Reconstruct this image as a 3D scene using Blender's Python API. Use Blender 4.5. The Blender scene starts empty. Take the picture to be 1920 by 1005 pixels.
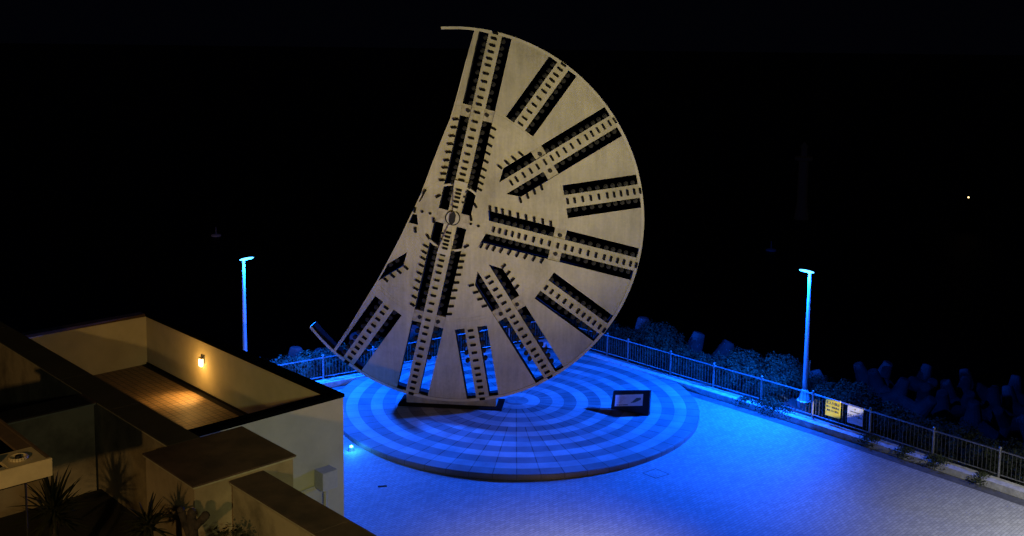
import bpy, bmesh, math, random
from mathutils import Vector, Matrix, noise
from mathutils.geometry import delaunay_2d_cdt
random.seed(7)
R = math.radians; PI = math.pi; sin = math.sin; cos = math.cos
S = bpy.context.scene
COL = S.collection

# ------------------------------------------------------------ camera
cd = bpy.data.cameras.new('camera'); cam = bpy.data.objects.new('camera', cd); COL.objects.link(cam)
cd.sensor_width = 36.0; cd.lens = 36.0*1994.9/1920.0
cd.shift_x = 0.0; cd.shift_y = -(502.5-297.27)/1920.0
cd.clip_start = 0.1; cd.clip_end = 3000
PITCH, ROLL = 0.11576, 0.01192
F = Vector((0, cos(PITCH), -sin(PITCH))); U0 = Vector((0, sin(PITCH), cos(PITCH))); X0 = Vector((1, 0, 0))
CX = cos(ROLL)*X0 + sin(ROLL)*U0; CY = -sin(ROLL)*X0 + cos(ROLL)*U0
m = Matrix((CX, CY, -F)).transposed().to_4x4(); m.translation = Vector((0, 0, 13.994))
cam.matrix_world = m
S.camera = cam

# ------------------------------------------------------------ world (night) and exposure
w = bpy.data.worlds.new('World'); S.world = w; w.use_nodes = True
bg = w.node_tree.nodes['Background']; bg.inputs[0].default_value = (0.35, 0.4, 1.0, 1); bg.inputs[1].default_value = 0.0012
S.view_settings.view_transform = 'Standard'; S.view_settings.look = 'None'
S.view_settings.exposure = 0.0; S.view_settings.gamma = 1.0

# ------------------------------------------------------------ lights of the surroundings (lamps of the building behind the camera, street lamp right of frame, added fills)
def light(name, typ, loc, col, power, size=0.2, target=None, cone=None, blend=1.0):
    d = bpy.data.lights.new(name, typ); d.color = col; d.energy = power
    if typ == 'AREA': d.size = size
    else: d.shadow_soft_size = size
    if cone: d.spot_size = R(cone); d.spot_blend = blend
    o = bpy.data.objects.new(name, d); COL.objects.link(o); o.location = loc
    if target is not None:
        o.rotation_euler = (Vector(target)-Vector(loc)).to_track_quat('-Z', 'Y').to_euler()
    return o
TH = 0.76509
Q = Vector((cos(TH), sin(TH), 0)); P = Vector((sin(TH), -cos(TH), 0))
def AB(a, b, z=0.0): return Q*a + P*b + Vector((0, 0, z))
BLUE = (0.002, 0.092, 1.0)
light('terrace_flood_warm', 'SPOT', AB(-12, 4, 15.1), (1.0, 0.58, 0.19), 8800, 0.3, AB(10.8, -25.5, 4.5), 38, 0.6)
light('wall_flood_cool', 'SPOT', (9, -8, 17.0), (1.0, 1.0, 0.42), 9500, 0.4, AB(14.6, -22.0, 2.6), 15, 0.9)
light('planter_fill', 'SPOT', (8, -9, 17.0), (0.95, 1.0, 0.65), 1900, 0.5, AB(8.5, -23.0, 4.5), 26, 0.8)  # fill light added to keep the planter walls faintly visible
light('disc_flood', 'SPOT', (8.0, 15.0, 2.5), (1.0, 0.84, 0.45), 13000, 0.3, (-1.0, 38.4, 12.0), 46, 1.0)
light('disc_flood_low', 'SPOT', (7.0, 16.0, 1.5), (1.0, 0.86, 0.50), 1700, 0.3, (-0.4, 38.4, 7.2), 46, 1.0)
light('forecourt_lamp', 'SPOT', (3.0, 20.0, 7.5), (1.0, 0.90, 0.75), 6500, 0.4, (2.0, 24.0, 0), 64, 1.0)
light('street_lamp_white', 'SPOT', (18.5, 23.0, 6.0), (0.95, 0.96, 1.0), 6500, 0.2, (16.0, 26.0, 0), 84, 1.0)
SB = AB(34.02, -18.58, .80)
light('sign_beam_added', 'SPOT', (18.0, 24.0, 5.0), (1.0, 0.93, 0.75), 24000, 0.05, SB, 2.7, .5)  # unseen narrow beam added to brighten the yellow sheet

# ------------------------------------------------------------ materials
def mat(name, col, rough=0.7, metal=0.0, var=0.0, scale=3.0, bump=0.0, bscale=40.0, emit=None, es=0.0, spec=0.5, col2=None, streak=False, cmin=0.35, cmax=0.65):
    M = bpy.data.materials.new(name); M.use_nodes = True
    nt = M.node_tree; b = nt.nodes['Principled BSDF']
    b.inputs['Base Color'].default_value = (*col, 1); b.inputs['Roughness'].default_value = rough
    b.inputs['Metallic'].default_value = metal; b.inputs['Specular IOR Level'].default_value = spec
    tc = nt.nodes.new('ShaderNodeTexCoord')
    if var or col2:
        mp = nt.nodes.new('ShaderNodeMapping'); nt.links.new(tc.outputs['Object'], mp.inputs[0])
        if streak: mp.inputs['Scale'].default_value = (1, 1, 0.15)
        n = nt.nodes.new('ShaderNodeTexNoise'); n.inputs['Scale'].default_value = scale; n.inputs['Detail'].default_value = 8
        n.inputs['Roughness'].default_value = 0.62
        nt.links.new(mp.outputs[0], n.inputs['Vector'])
        rp = nt.nodes.new('ShaderNodeValToRGB')
        c2 = col2 or tuple(c*(1-var) for c in col); c1 = col if col2 else tuple(min(1, c*(1+var*0.6)) for c in col)
        rp.color_ramp.elements[0].position = cmin; rp.color_ramp.elements[1].position = cmax
        rp.color_ramp.elements[0].color = (*c2, 1); rp.color_ramp.elements[1].color = (*c1, 1)
        nt.links.new(n.outputs[0], rp.inputs[0]); nt.links.new(rp.outputs[0], b.inputs['Base Color'])
    if bump:
        n2 = nt.nodes.new('ShaderNodeTexNoise'); n2.inputs['Scale'].default_value = bscale; n2.inputs['Detail'].default_value = 5
        nt.links.new(tc.outputs['Object'], n2.inputs['Vector'])
        bp = nt.nodes.new('ShaderNodeBump'); bp.inputs['Strength'].default_value = bump; bp.inputs['Distance'].default_value = 0.02
        nt.links.new(n2.outputs[0], bp.inputs['Height']); nt.links.new(bp.outputs[0], b.inputs['Normal'])
    if emit:
        b.inputs['Emission Color'].default_value = (*emit, 1); b.inputs['Emission Strength'].default_value = es
    return M
M_face = mat('weathered cream paint', (0.47, 0.43, 0.31), 0.6, var=0.3, scale=1.1, bump=0.15, bscale=14)
M_rim = mat('rim paint', (0.52, 0.48, 0.36), 0.5, var=0.12, scale=2, bump=0.05)
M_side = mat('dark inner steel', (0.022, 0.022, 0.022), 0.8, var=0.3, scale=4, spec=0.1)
M_dark = mat('dark steel', (0.006, 0.0055, 0.005), 0.7, var=0.5, scale=9, spec=0.12)
M_roller = mat('roller steel', (0.018, 0.0175, 0.017), 0.6, var=0.6, scale=25, spec=0.25)
M_bridge = mat('bridge plate paint', (0.42, 0.38, 0.28), 0.5, var=0.3, scale=6)
M_stone = mat('curb stone', (0.52, 0.50, 0.46), 0.85, var=0.3, scale=5, bump=0.3)
M_steel = mat('stainless steel', (0.72, 0.72, 0.72), 0.30, metal=0.9, var=0.15, scale=30)
M_post = mat('dull post steel', (0.34, 0.33, 0.31), 0.4, metal=0.7, var=0.25, scale=20)
M_picket = mat('dull picket steel', (0.13, 0.125, 0.115), 0.5, metal=0.4, var=0.2, scale=30)
M_pole = mat('lamp post paint', (0.62, 0.63, 0.64), 0.4, var=0.06, scale=8)
M_wallc = mat('cream render', (0.44, 0.40, 0.24), 0.9, var=0.10, scale=1.2, bump=0.15, bscale=60)
M_wallo = mat('stained render', (0.30, 0.25, 0.16), 0.9, scale=0.8, col2=(0.085, 0.068, 0.04), streak=False, bump=0.25, bscale=30, cmin=0.33, cmax=0.60)
M_pier = mat('pale pier render', (0.30, 0.24, 0.15), 0.9, scale=1.1, col2=(0.17, 0.135, 0.08), bump=0.2, bscale=30)
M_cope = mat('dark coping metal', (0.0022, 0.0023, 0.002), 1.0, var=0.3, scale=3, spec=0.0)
M_cope2 = mat('brown wall top', (0.080, 0.048, 0.034), 0.85, scale=1.4, col2=(0.036, 0.022, 0.016), bump=0.2, bscale=30)
M_lip = mat('pale coping lip', (0.28, 0.27, 0.2), 0.8, var=0.2, scale=6)
M_soil = mat('soil', (0.009, 0.0075, 0.005), 1.0, var=0.5, scale=4, bump=0.6)
M_leaf = mat('hedge leaf', (0.036, 0.045, 0.022), 0.7, var=0.6, scale=1.5, spec=0.15)
M_leafd = mat('spiky leaf', (0.024, 0.026, 0.012), 0.7, var=0.4, scale=3, spec=0.1)
M_bark = mat('bark', (0.035, 0.026, 0.02), 0.9, var=0.5, scale=10, bump=0.6)
M_conc = mat('sea worn concrete', (0.19, 0.19, 0.185), 0.95, var=0.35, scale=1.5, bump=0.4, bscale=12)
M_rock = mat('dark rock', (0.03, 0.03, 0.03), 1.0, var=0.5, scale=0.5, bump=0.8, bscale=3)
M_black = mat('black granite', (0.012, 0.012, 0.014), 0.35, var=0.3, scale=20, spec=0.3)
M_panel = mat('printed panel', (0.88, 0.87, 0.88), 0.5, var=0.05, scale=8)
M_ink = mat('dark ink', (0.03, 0.04, 0.06), 0.6)
M_inkl = mat('pale ink', (0.40, 0.40, 0.46), 0.6)
M_draw = mat('machine drawing', (0.10, 0.20, 0.17), 0.6, var=0.5, scale=40)
M_yellow = mat('yellow sign sheet', (0.90, 0.68, 0.03), 0.5, var=0.05, scale=5)
M_white = mat('white sign sheet', (0.66, 0.66, 0.70), 0.5, var=0.05, scale=5)
M_canopy = mat('yellowed metal sheet', (0.60, 0.50, 0.29), 0.6, var=0.12, scale=3)
M_grey = mat('grey enclosure', (0.40, 0.39, 0.33), 0.6, var=0.1, scale=8)
M_head = mat('lit blue luminaire', (0.3, 0.5, 0.9), 0.4, emit=(0.06, 0.40, 1.0), es=7)
M_bulb = mat('lit warm glass', (1, 0.8, 0.5), 0.4, emit=(1.0, 0.66, 0.25), es=6)
M_ginl = mat('lit ground lens', (0.3, 0.6, 1), 0.4, emit=(0.12, 0.75, 1.0), es=9)
M_ship = mat('lit ship lamp', (1, 0.8, 0.5), 0.4, emit=(1.0, 0.72, 0.3), es=4)
M_far = mat('far tower glow', (0.2, 0.15, 0.1), 0.9, emit=(0.9, 0.6, 0.25), es=0.0010)  # dim light on the tower put in as emission

def nodes_of(M): return M.node_tree, M.node_tree.nodes['Principled BSDF']
def mth(nt, op, a, b=None, c=None):
    n = nt.nodes.new('ShaderNodeMath'); n.operation = op
    for i, v in enumerate((a, b, c)):
        if v is None: continue
        if isinstance(v, (int, float)): n.inputs[i].default_value = v
        else: nt.links.new(v, n.inputs[i])
    return n.outputs[0]
def mixc(nt, f, a, b):
    n = nt.nodes.new('ShaderNodeMix'); n.data_type = 'RGBA'
    if isinstance(f, (int, float)): n.inputs[0].default_value = f
    else: nt.links.new(f, n.inputs[0])
    for i, v in ((6, a), (7, b)):
        if isinstance(v, tuple): n.inputs[i].default_value = (*v, 1)
        else: nt.links.new(v, n.inputs[i])
    return n.outputs[2]
def noise_f(nt, vec, scale, detail=5, rough=0.6):
    n = nt.nodes.new('ShaderNodeTexNoise'); n.inputs['Scale'].default_value = scale; n.inputs['Detail'].default_value = detail
    n.inputs['Roughness'].default_value = rough; nt.links.new(vec, n.inputs['Vector']); return n.outputs[0]

# small interlocking pavers
M_pave = bpy.data.materials.new('interlocking pavers'); M_pave.use_nodes = True
nt, b = nodes_of(M_pave); tc = nt.nodes.new('ShaderNodeTexCoord'); vec = tc.outputs['Object']
br = nt.nodes.new('ShaderNodeTexBrick'); nt.links.new(vec, br.inputs['Vector'])
br.inputs['Scale'].default_value = 1.0; br.inputs['Brick Width'].default_value = 0.2; br.inputs['Row Height'].default_value = 0.1
br.inputs['Mortar Size'].default_value = 0.007; br.inputs['Mortar Smooth'].default_value = 0.4; br.inputs['Bias'].default_value = -0.1
br.inputs['Color1'].default_value = (0.33, 0.325, 0.31, 1); br.inputs['Color2'].default_value = (0.25, 0.245, 0.235, 1); br.inputs['Mortar'].default_value = (0.13, 0.13, 0.125, 1)
big = noise_f(nt, vec, 0.35, 6); fine = noise_f(nt, vec, 9, 4)
f = mth(nt, 'ADD', mth(nt, 'MULTIPLY', big, 0.5), mth(nt, 'MULTIPLY', fine, 0.4))
f = mth(nt, 'MULTIPLY_ADD', f, 1.1, 0.52)
mm = nt.nodes.new('ShaderNodeVectorMath'); mm.operation = 'SCALE'; nt.links.new(br.outputs[0], mm.inputs[0]); nt.links.new(f, mm.inputs['Scale'])
nt.links.new(mm.outputs[0], b.inputs['Base Color']); b.inputs['Roughness'].default_value = 0.7
bp = nt.nodes.new('ShaderNodeBump'); bp.inputs['Strength'].default_value = 0.4; bp.inputs['Distance'].default_value = 0.015
hh = mth(nt, 'ADD', mth(nt, 'MULTIPLY', br.outputs[1], -1.0), mth(nt, 'MULTIPLY', fine, 1.0))
nt.links.new(hh, bp.inputs['Height']); nt.links.new(bp.outputs[0], b.inputs['Normal'])

# weathering of the cutter face: broad stains, fine scratches and rain streaks
nt, b = nodes_of(M_face); tc = nt.nodes.new('ShaderNodeTexCoord')
mp = nt.nodes.new('ShaderNodeMapping'); nt.links.new(tc.outputs['Object'], mp.inputs[0]); mp.inputs['Scale'].default_value = (3.2, 1, 0.35)
st = noise_f(nt, mp.outputs[0], 1.6, 7, .65); bl = noise_f(nt, tc.outputs['Object'], 0.55, 9, .6); fi = noise_f(nt, tc.outputs['Object'], 9, 6, .7)
ff = mth(nt, 'ADD', mth(nt, 'MULTIPLY', st, .55), mth(nt, 'ADD', mth(nt, 'MULTIPLY', bl, .95), mth(nt, 'MULTIPLY', fi, .35)))
ff = mth(nt, 'MULTIPLY_ADD', ff, 1.25, -.20)
sc = nt.nodes.new('ShaderNodeVectorMath'); sc.operation = 'SCALE'; sc.inputs[0].default_value = (0.47, 0.43, 0.31); nt.links.new(ff, sc.inputs['Scale'])
nt.links.new(sc.outputs[0], b.inputs['Base Color'])

# concentric rings of stone tiles
WR = 0.4579
M_ring = bpy.data.materials.new('ringed stone tiles'); M_ring.use_nodes = True
nt, b = nodes_of(M_ring); tc = nt.nodes.new('ShaderNodeTexCoord'); vec = tc.outputs['Object']
sx = nt.nodes.new('ShaderNodeSeparateXYZ'); nt.links.new(vec, sx.inputs[0])
rr = mth(nt, 'SQRT', mth(nt, 'ADD', mth(nt, 'MULTIPLY', sx.outputs[0], sx.outputs[0]), mth(nt, 'MULTIPLY', sx.outputs[1], sx.outputs[1])))
q = mth(nt, 'DIVIDE', rr, WR); idx = mth(nt, 'FLOOR', q); fr = mth(nt, 'FRACT', q)
par = mth(nt, 'MODULO', idx, 2.0)                       # 1 = light ring
ang = mth(nt, 'ARCTAN2', sx.outputs[1], sx.outputs[0])
out = mth(nt, 'GREATER_THAN', q, 6.0)
cnt = mth(nt, 'MULTIPLY_ADD', out, 28.0, 28.0)
tq = mth(nt, 'MULTIPLY', mth(nt, 'DIVIDE', mth(nt, 'ADD', ang, PI), 2*PI), cnt)
tf = mth(nt, 'FRACT', tq)
dj = mth(nt, 'MULTIPLY', mth(nt, 'MINIMUM', tf, mth(nt, 'SUBTRACT', 1.0, tf)), mth(nt, 'DIVIDE', mth(nt, 'MULTIPLY', rr, 2*PI), cnt))
joint = mth(nt, 'MULTIPLY', mth(nt, 'LESS_THAN', dj, 0.016), mth(nt, 'GREATER_THAN', q, 2.0))
dr = mth(nt, 'MULTIPLY', mth(nt, 'MINIMUM', fr, mth(nt, 'SUBTRACT', 1.0, fr)), WR)
jr = mth(nt, 'LESS_THAN', dr, 0.010)
wn = nt.nodes.new('ShaderNodeTexWhiteNoise'); wn.noise_dimensions = '2D'
cb = nt.nodes.new('ShaderNodeCombineXYZ'); nt.links.new(mth(nt, 'FLOOR', tq), cb.inputs[0]); nt.links.new(idx, cb.inputs[1]); nt.links.new(cb.outputs[0], wn.inputs['Vector'])
n1 = noise_f(nt, vec, 1.3, 8); n2 = noise_f(nt, vec, 30, 3)
bas = mixc(nt, par, (0.180, 0.172, 0.172), (0.33, 0.32, 0.31))
rimf = mth(nt, 'GREATER_THAN', q, 14.0)
bas = mixc(nt, rimf, bas, (0.20, 0.17, 0.16))
vv = mth(nt, 'ADD', mth(nt, 'MULTIPLY', wn.outputs[0], 0.35), mth(nt, 'ADD', mth(nt, 'MULTIPLY', n1, 1.1), mth(nt, 'MULTIPLY', n2, 0.5)))
vv = mth(nt, 'ADD', vv, 0.03)
sc = nt.nodes.new('ShaderNodeVectorMath'); sc.operation = 'SCALE'; nt.links.new(bas, sc.inputs[0]); nt.links.new(vv, sc.inputs['Scale'])
jw = mth(nt, 'MULTIPLY', joint, mth(nt, 'MULTIPLY_ADD', par, -0.5, 0.95))
jw = mth(nt, 'MAXIMUM', jw, mth(nt, 'MULTIPLY', jr, 0.45))
fin = mixc(nt, jw, sc.outputs[0], (0.035, 0.032, 0.032))
nt.links.new(fin, b.inputs['Base Color']); b.inputs['Roughness'].default_value = 0.6
bp = nt.nodes.new('ShaderNodeBump'); bp.inputs['Strength'].default_value = 0.35; bp.inputs['Distance'].default_value = 0.01
nt.links.new(mth(nt, 'SUBTRACT', n2, jw), bp.inputs['Height']); nt.links.new(bp.outputs[0], b.inputs['Normal'])

# terrace tiles
M_tile = bpy.data.materials.new('terrace tiles'); M_tile.use_nodes = True
nt, b = nodes_of(M_tile); tc = nt.nodes.new('ShaderNodeTexCoord'); vec = tc.outputs['Object']
br = nt.nodes.new('ShaderNodeTexBrick'); nt.links.new(vec, br.inputs['Vector']); br.offset = 0.0
br.inputs['Scale'].default_value = 1.0; br.inputs['Brick Width'].default_value = 0.2; br.inputs['Row Height'].default_value = 0.2
br.inputs['Mortar Size'].default_value = 0.017; br.inputs['Mortar Smooth'].default_value = 0.2
br.inputs['Color1'].default_value = (0.24, 0.16, 0.08, 1); br.inputs['Color2'].default_value = (0.19, 0.125, 0.06, 1); br.inputs['Mortar'].default_value = (0.06, 0.045, 0.03, 1)
nn = noise_f(nt, vec, 2.2, 6)
sc = nt.nodes.new('ShaderNodeVectorMath'); sc.operation = 'SCALE'; nt.links.new(br.outputs[0], sc.inputs[0]); nt.links.new(mth(nt, 'MULTIPLY_ADD', nn, 0.9, 0.5), sc.inputs['Scale'])
nt.links.new(sc.outputs[0], b.inputs['Base Color']); b.inputs['Roughness'].default_value = 0.6

# night sea
M_sea = bpy.data.materials.new('night sea'); M_sea.use_nodes = True
nt, b = nodes_of(M_sea); b.inputs['Base Color'].default_value = (0.001, 0.002, 0.004, 1); b.inputs['Roughness'].default_value = 0.45; b.inputs['Specular IOR Level'].default_value = 0.2
tc = nt.nodes.new('ShaderNodeTexCoord'); nn = noise_f(nt, tc.outputs['Object'], 0.9, 8)
bp = nt.nodes.new('ShaderNodeBump'); bp.inputs['Strength'].default_value = 0.9; bp.inputs['Distance'].default_value = 0.3
nt.links.new(nn, bp.inputs['Height']); nt.links.new(bp.outputs[0], b.inputs['Normal'])

# ------------------------------------------------------------ helpers
def link(name, me, mats, parent=None, loc=(0, 0, 0), rz=0.0):
    o = bpy.data.objects.new(name, me); COL.objects.link(o)
    for mm_ in (mats if isinstance(mats, (list, tuple)) else [mats]): me.materials.append(mm_)
    o.parent = parent; o.location = loc; o.rotation_euler = (0, 0, rz); return o
def obj(name, bm, mats, parent=None, loc=(0, 0, 0), rz=0.0, smooth=False):
    me = bpy.data.meshes.new(name); bm.normal_update(); bm.to_mesh(me); bm.free()
    if smooth:
        for p_ in me.polygons: p_.use_smooth = True
    return link(name, me, mats, parent, loc, rz)
def tag(o, label, cat, group=None):
    o['label'] = label; o['category'] = cat
    if group: o['group'] = group
    return o
def struct(o): o['kind'] = 'structure'; return o
def empty(name, loc, label, cat, rz=0.0, group=None):
    o = bpy.data.objects.new(name, None); COL.objects.link(o); o.location = loc; o.rotation_euler = (0, 0, rz)
    return tag(o, label, cat, group)
def dup(o, parent=None):
    c = o.copy(); COL.objects.link(c)
    if parent: c.parent = parent
    for ch in o.children: dup(ch, c)
    return c
def box(bm, x0, x1, y0, y1, z0, z1, bev=0.0):
    vs = [bm.verts.new((x, y, z)) for z in (z0, z1) for x, y in ((x0, y0), (x1, y0), (x1, y1), (x0, y1))]
    fs = [(3, 2, 1, 0), (4, 5, 6, 7), (0, 1, 5, 4), (1, 2, 6, 5), (2, 3, 7, 6), (3, 0, 4, 7)]
    fc = [bm.faces.new([vs[i] for i in f_]) for f_ in fs]
    if bev:
        es = list({e for f_ in fc for e in f_.edges}); bmesh.ops.bevel(bm, geom=es, offset=bev, segments=2, affect='EDGES')
def tube(bm, p0, p1, r0, r1=None, n=8, cap=True):
    r1 = r0 if r1 is None else r1
    p0 = Vector(p0); p1 = Vector(p1); d = (p1-p0).normalized()
    ax = d.orthogonal().normalized(); ay = d.cross(ax)
    A = [bm.verts.new(p0+(ax*cos(2*PI*i/n)+ay*sin(2*PI*i/n))*r0) for i in range(n)]
    B = [bm.verts.new(p1+(ax*cos(2*PI*i/n)+ay*sin(2*PI*i/n))*r1) for i in range(n)]
    for i in range(n): bm.faces.new((A[i], A[(i+1) % n], B[(i+1) % n], B[i]))
    if cap: bm.faces.new(A[::-1]); bm.faces.new(B)
def lathe(bm, prof, n=16, c=(0, 0, 0)):
    rings = [[bm.verts.new((c[0]+r*cos(2*PI*i/n), c[1]+r*sin(2*PI*i/n), c[2]+z)) for i in range(n)] for r, z in prof]
    for A, B in zip(rings, rings[1:]):
        for i in range(n): bm.faces.new((A[i], A[(i+1) % n], B[(i+1) % n], B[i]))
    bm.faces.new(rings[0][::-1]); bm.faces.new(rings[-1])
def ball(bm, c, r, sub=1, sc=(1, 1, 1)):
    bmesh.ops.create_icosphere(bm, subdivisions=sub, radius=r, matrix=Matrix.Translation(c) @ Matrix.Diagonal((*sc, 1)))
def prism(bm, pts, y0, y1):            # pts in local (x,z), extruded along y
    A = [bm.verts.new((x, y0, z)) for x, z in pts]; B = [bm.verts.new((x, y1, z)) for x, z in pts]
    bm.faces.new(A); bm.faces.new(B[::-1]); n = len(pts)
    for i in range(n): bm.faces.new((A[i], B[i], B[(i+1) % n], A[(i+1) % n]))
    bmesh.ops.recalc_face_normals(bm, faces=bm.faces)
def inside(p, poly):
    x, y = p; c = False; j = len(poly)-1
    for i in range(len(poly)):
        xi, yi = poly[i]; xj, yj = poly[j]
        if (yi > y) != (yj > y) and x < (xj-xi)*(y-yi)/(yj-yi)+xi: c = not c
        j = i
    return c
def cut_plate(outer, holes, y0, y1, sc=1.0, oz=0.0):
    V = []; E = []
    for poly in [outer]+holes:
        k = len(V); V += [Vector(p_) for p_ in poly]; E += [(k+i, k+(i+1) % len(poly)) for i in range(len(poly))]
    ov, oe, of = delaunay_2d_cdt(V, E, [], 0, 1e-5)[:3]
    keep = []
    for t in of:
        c = sum((ov[i] for i in t), Vector((0, 0)))/len(t)
        if inside(c, outer) and not any(inside(c, h) for h in holes): keep.append(t)
    bm = bmesh.new(); used = sorted({i for t in keep for i in t})
    A = {i: bm.verts.new((ov[i][0]*sc, y0, ov[i][1]*sc+oz)) for i in used}; B = {i: bm.verts.new((ov[i][0]*sc, y1, ov[i][1]*sc+oz)) for i in used}
    ec = {}
    for t in keep:
        bm.faces.new([A[i] for i in t]); bm.faces.new([B[i] for i in reversed(t)]).material_index = 1
        for i in range(3):
            e = (t[i], t[(i+1) % 3]); kx = tuple(sorted(e)); ec.setdefault(kx, []).append(e)
    for kx, L in ec.items():
        if len(L) == 1:
            i, j = L[0]; bm.faces.new((A[j], A[i], B[i], B[j])).material_index = 1
    bmesh.ops.recalc_face_normals(bm, faces=bm.faces)
    return bm

# ------------------------------------------------------------ ground, platform, kerbs, sea
def flat(name, pts, z, M, rz=TH):
    bm = bmesh.new(); bm.faces.new([bm.verts.new((x, y, 0)) for x, y in pts]); bmesh.ops.recalc_face_normals(bm, faces=bm.faces)
    for f_ in bm.faces:
        if f_.normal.z < 0: f_.normal_flip()
    return struct(obj(name, bm, M, None, (0, 0, z), rz))
flat('sea', [(-1500, -1500), (1500, -1500), (1500, 1500), (-1500, 1500)], -6.0, M_sea, 0)
# (local x = a, local y = -b in the frame shared by plaza, fences and buildings)
flat('plaza', [(-30, -30), (45, -30), (45, 0), (34.2, 8), (34.2, 33.4), (22, 35.6), (9, 37.5), (-30, 38)], 0.0, M_pave)
# embankment falling to the sea
bm = bmesh.new()
def strip(bm, rows):
    R_ = [[bm.verts.new(p_) for p_ in r_] for r_ in rows]
    for A, B in zip(R_, R_[1:]):
        for i in range(len(A)-1): bm.faces.new((A[i], A[i+1], B[i+1], B[i]))
ln = [(32.0, -60), (34.0, 8), (34.0, 33.2), (22, 35.3), (9, 37.2), (-60, 46)]
def offs(d, z):
    o_ = []
    for i, (x, y) in enumerate(ln):
        n = Vector((0, 0))
        if i > 0: v = Vector(ln[i])-Vector(ln[i-1]); n += Vector((v.y, -v.x)).normalized()
        if i < len(ln)-1: v = Vector(ln[i+1])-Vector(ln[i]); n += Vector((v.y, -v.x)).normalized()
        n.normalize(); o_.append((x+n.x*d, y+n.y*d, z))
    return o_
strip(bm, [offs(0.1, 0.10), offs(2.6, 0.12), offs(4.6, -.9), offs(9, -3.4), offs(26, -6.6)])
bmesh.ops.recalc_face_normals(bm, faces=bm.faces)
struct(obj('embankment', bm, M_rock, None, (0, 0, 0), TH))

# round platform of ringed tiles
PC = (0.269, 39.167)
bm = bmesh.new()
n = 180; r1 = 15*WR
top = [bm.verts.new((r1*cos(2*PI*i/n), r1*sin(2*PI*i/n), 0.17)) for i in range(n)]
chs = [bm.verts.new(((r1+.012)*cos(2*PI*i/n), (r1+.012)*sin(2*PI*i/n), 0.155)) for i in range(n)]
bot = [bm.verts.new(((r1+.012)*cos(2*PI*i/n), (r1+.012)*sin(2*PI*i/n), -0.05)) for i in range(n)]
bm.faces.new(top)
for A, B in ((chs, top), (bot, chs)):
    for i in range(n): bm.faces.new((A[i], A[(i+1) % n], B[(i+1) % n], B[i]))
struct(obj('round_platform', bm, M_ring, None, (PC[0], PC[1], 0), 0))

# kerbs
def a_of(b):
    T = [(-33.0, 34.07), (-30.5, 34.15), (-28.3, 34.15), (-26, 34.12), (-21.6, 34.1), (-19.4, 34.05), (-17.1, 33.95), (-14.8, 33.8), (-12.6, 33.68), (-6, 33.2)]
    for (b0, a0), (b1, a1) in zip(T, T[1:]):
        if b <= b1: return a0+(a1-a0)*(b-b0)/(b1-b0)
    return T[-1][1]
def kerb_run(pts, name, w0, w1, z1):
    rows = []
    for i, (a, b_) in enumerate(pts):
        p_ = Vector((a, b_)); d = (Vector(pts[min(i+1, len(pts)-1)])-Vector(pts[max(i-1, 0)])).normalized(); nn_ = Vector((d.y, -d.x))
        rows.append((p_+nn_*w0, p_+nn_*w1))
    bm = bmesh.new()
    for (A0, A1), (B0, B1) in zip(rows, rows[1:]):
        n_ = max(1, round((B0-A0).length/1.8))
        for k in range(n_):
            t0 = k/n_; t1 = (k+1)/n_; g = 0.004/((B0-A0).length)
            c = [A0.lerp(B0, t0+g), A0.lerp(B0, t1-g), A1.lerp(B1, t1-g), A1.lerp(B1, t0+g)]
            lo = [bm.verts.new((v.x, -v.y, -0.05)) for v in c]; hi = [bm.verts.new((v.x, -v.y, z1)) for v in c]
            bm.faces.new(hi); bm.faces.new(lo[::-1])
            for i in range(4): bm.faces.new((lo[i], lo[(i+1) % 4], hi[(i+1) % 4], hi[i]))
    bmesh.ops.recalc_face_normals(bm, faces=bm.faces)
    return struct(obj(name, bm, M_stone, None, (0, 0, 0), TH))
bs = [-32.6, -30.8, -28.3, -26, -23.8, -21.6, -19.4, -17.1, -14.8, -12.6, -10, -7.5]
rp = [(a_of(b_)-0.28, b_) for b_ in bs]
kerb_run(rp, 'kerb', -0.24, 0.24, 0.22)
LF = [(14.0, -36.4), (19.0, -35.6), (23.25, -34.93), (27.1, -34.22), (29.6, -33.8), (34.0, -33.03)]
kerb_run([(a, b_+0.27) for a, b_ in LF], 'kerb', -0.24, 0.24, 0.22)

def gutter_or_shade(pts):  # dark strip on the paving beside a kerb, standing for the kerb's shade
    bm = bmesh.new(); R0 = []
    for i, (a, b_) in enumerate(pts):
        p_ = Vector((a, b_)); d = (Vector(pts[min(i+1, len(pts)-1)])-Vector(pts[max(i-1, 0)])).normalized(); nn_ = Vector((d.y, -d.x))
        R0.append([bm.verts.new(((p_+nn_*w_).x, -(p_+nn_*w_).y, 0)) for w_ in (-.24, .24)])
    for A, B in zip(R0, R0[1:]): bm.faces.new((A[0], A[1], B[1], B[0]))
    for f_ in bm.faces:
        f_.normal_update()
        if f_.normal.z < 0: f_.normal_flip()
    struct(obj('gutter_or_shade', bm, M_kerbshade, None, (0, 0, .006), TH))
M_kerbshade = mat('kerb shade stone', (0.085, 0.083, 0.08), 0.8, var=0.35, scale=4, bump=0.3)  # kerb shade put into the colour
gutter_or_shade([(a-.47, b_) for a, b_ in rp]); gutter_or_shade([(a, b_+.72) for a, b_ in LF])

# ------------------------------------------------------------ the cutter disc monument
SC = 0.9836
YAW = -0.10293
DC = Vector((0, 0, 13.994)) + SC*(Vector((-2.175, 39.13, 7.2))-Vector((0, 0, 13.994)))
mon = empty('cutter_disc_monument', (DC.x, DC.y, 0.17), 'giant crescent-cut tunnel boring cutter disc standing on the ringed round platform', 'monument', YAW)
OZ = DC.z-0.17
SPK = [12.5, 35, 57.5, 80, 102.5, 125, 147.5, 170, 192.5, 215, 237.5, 260, 282.5, 305]
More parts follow.
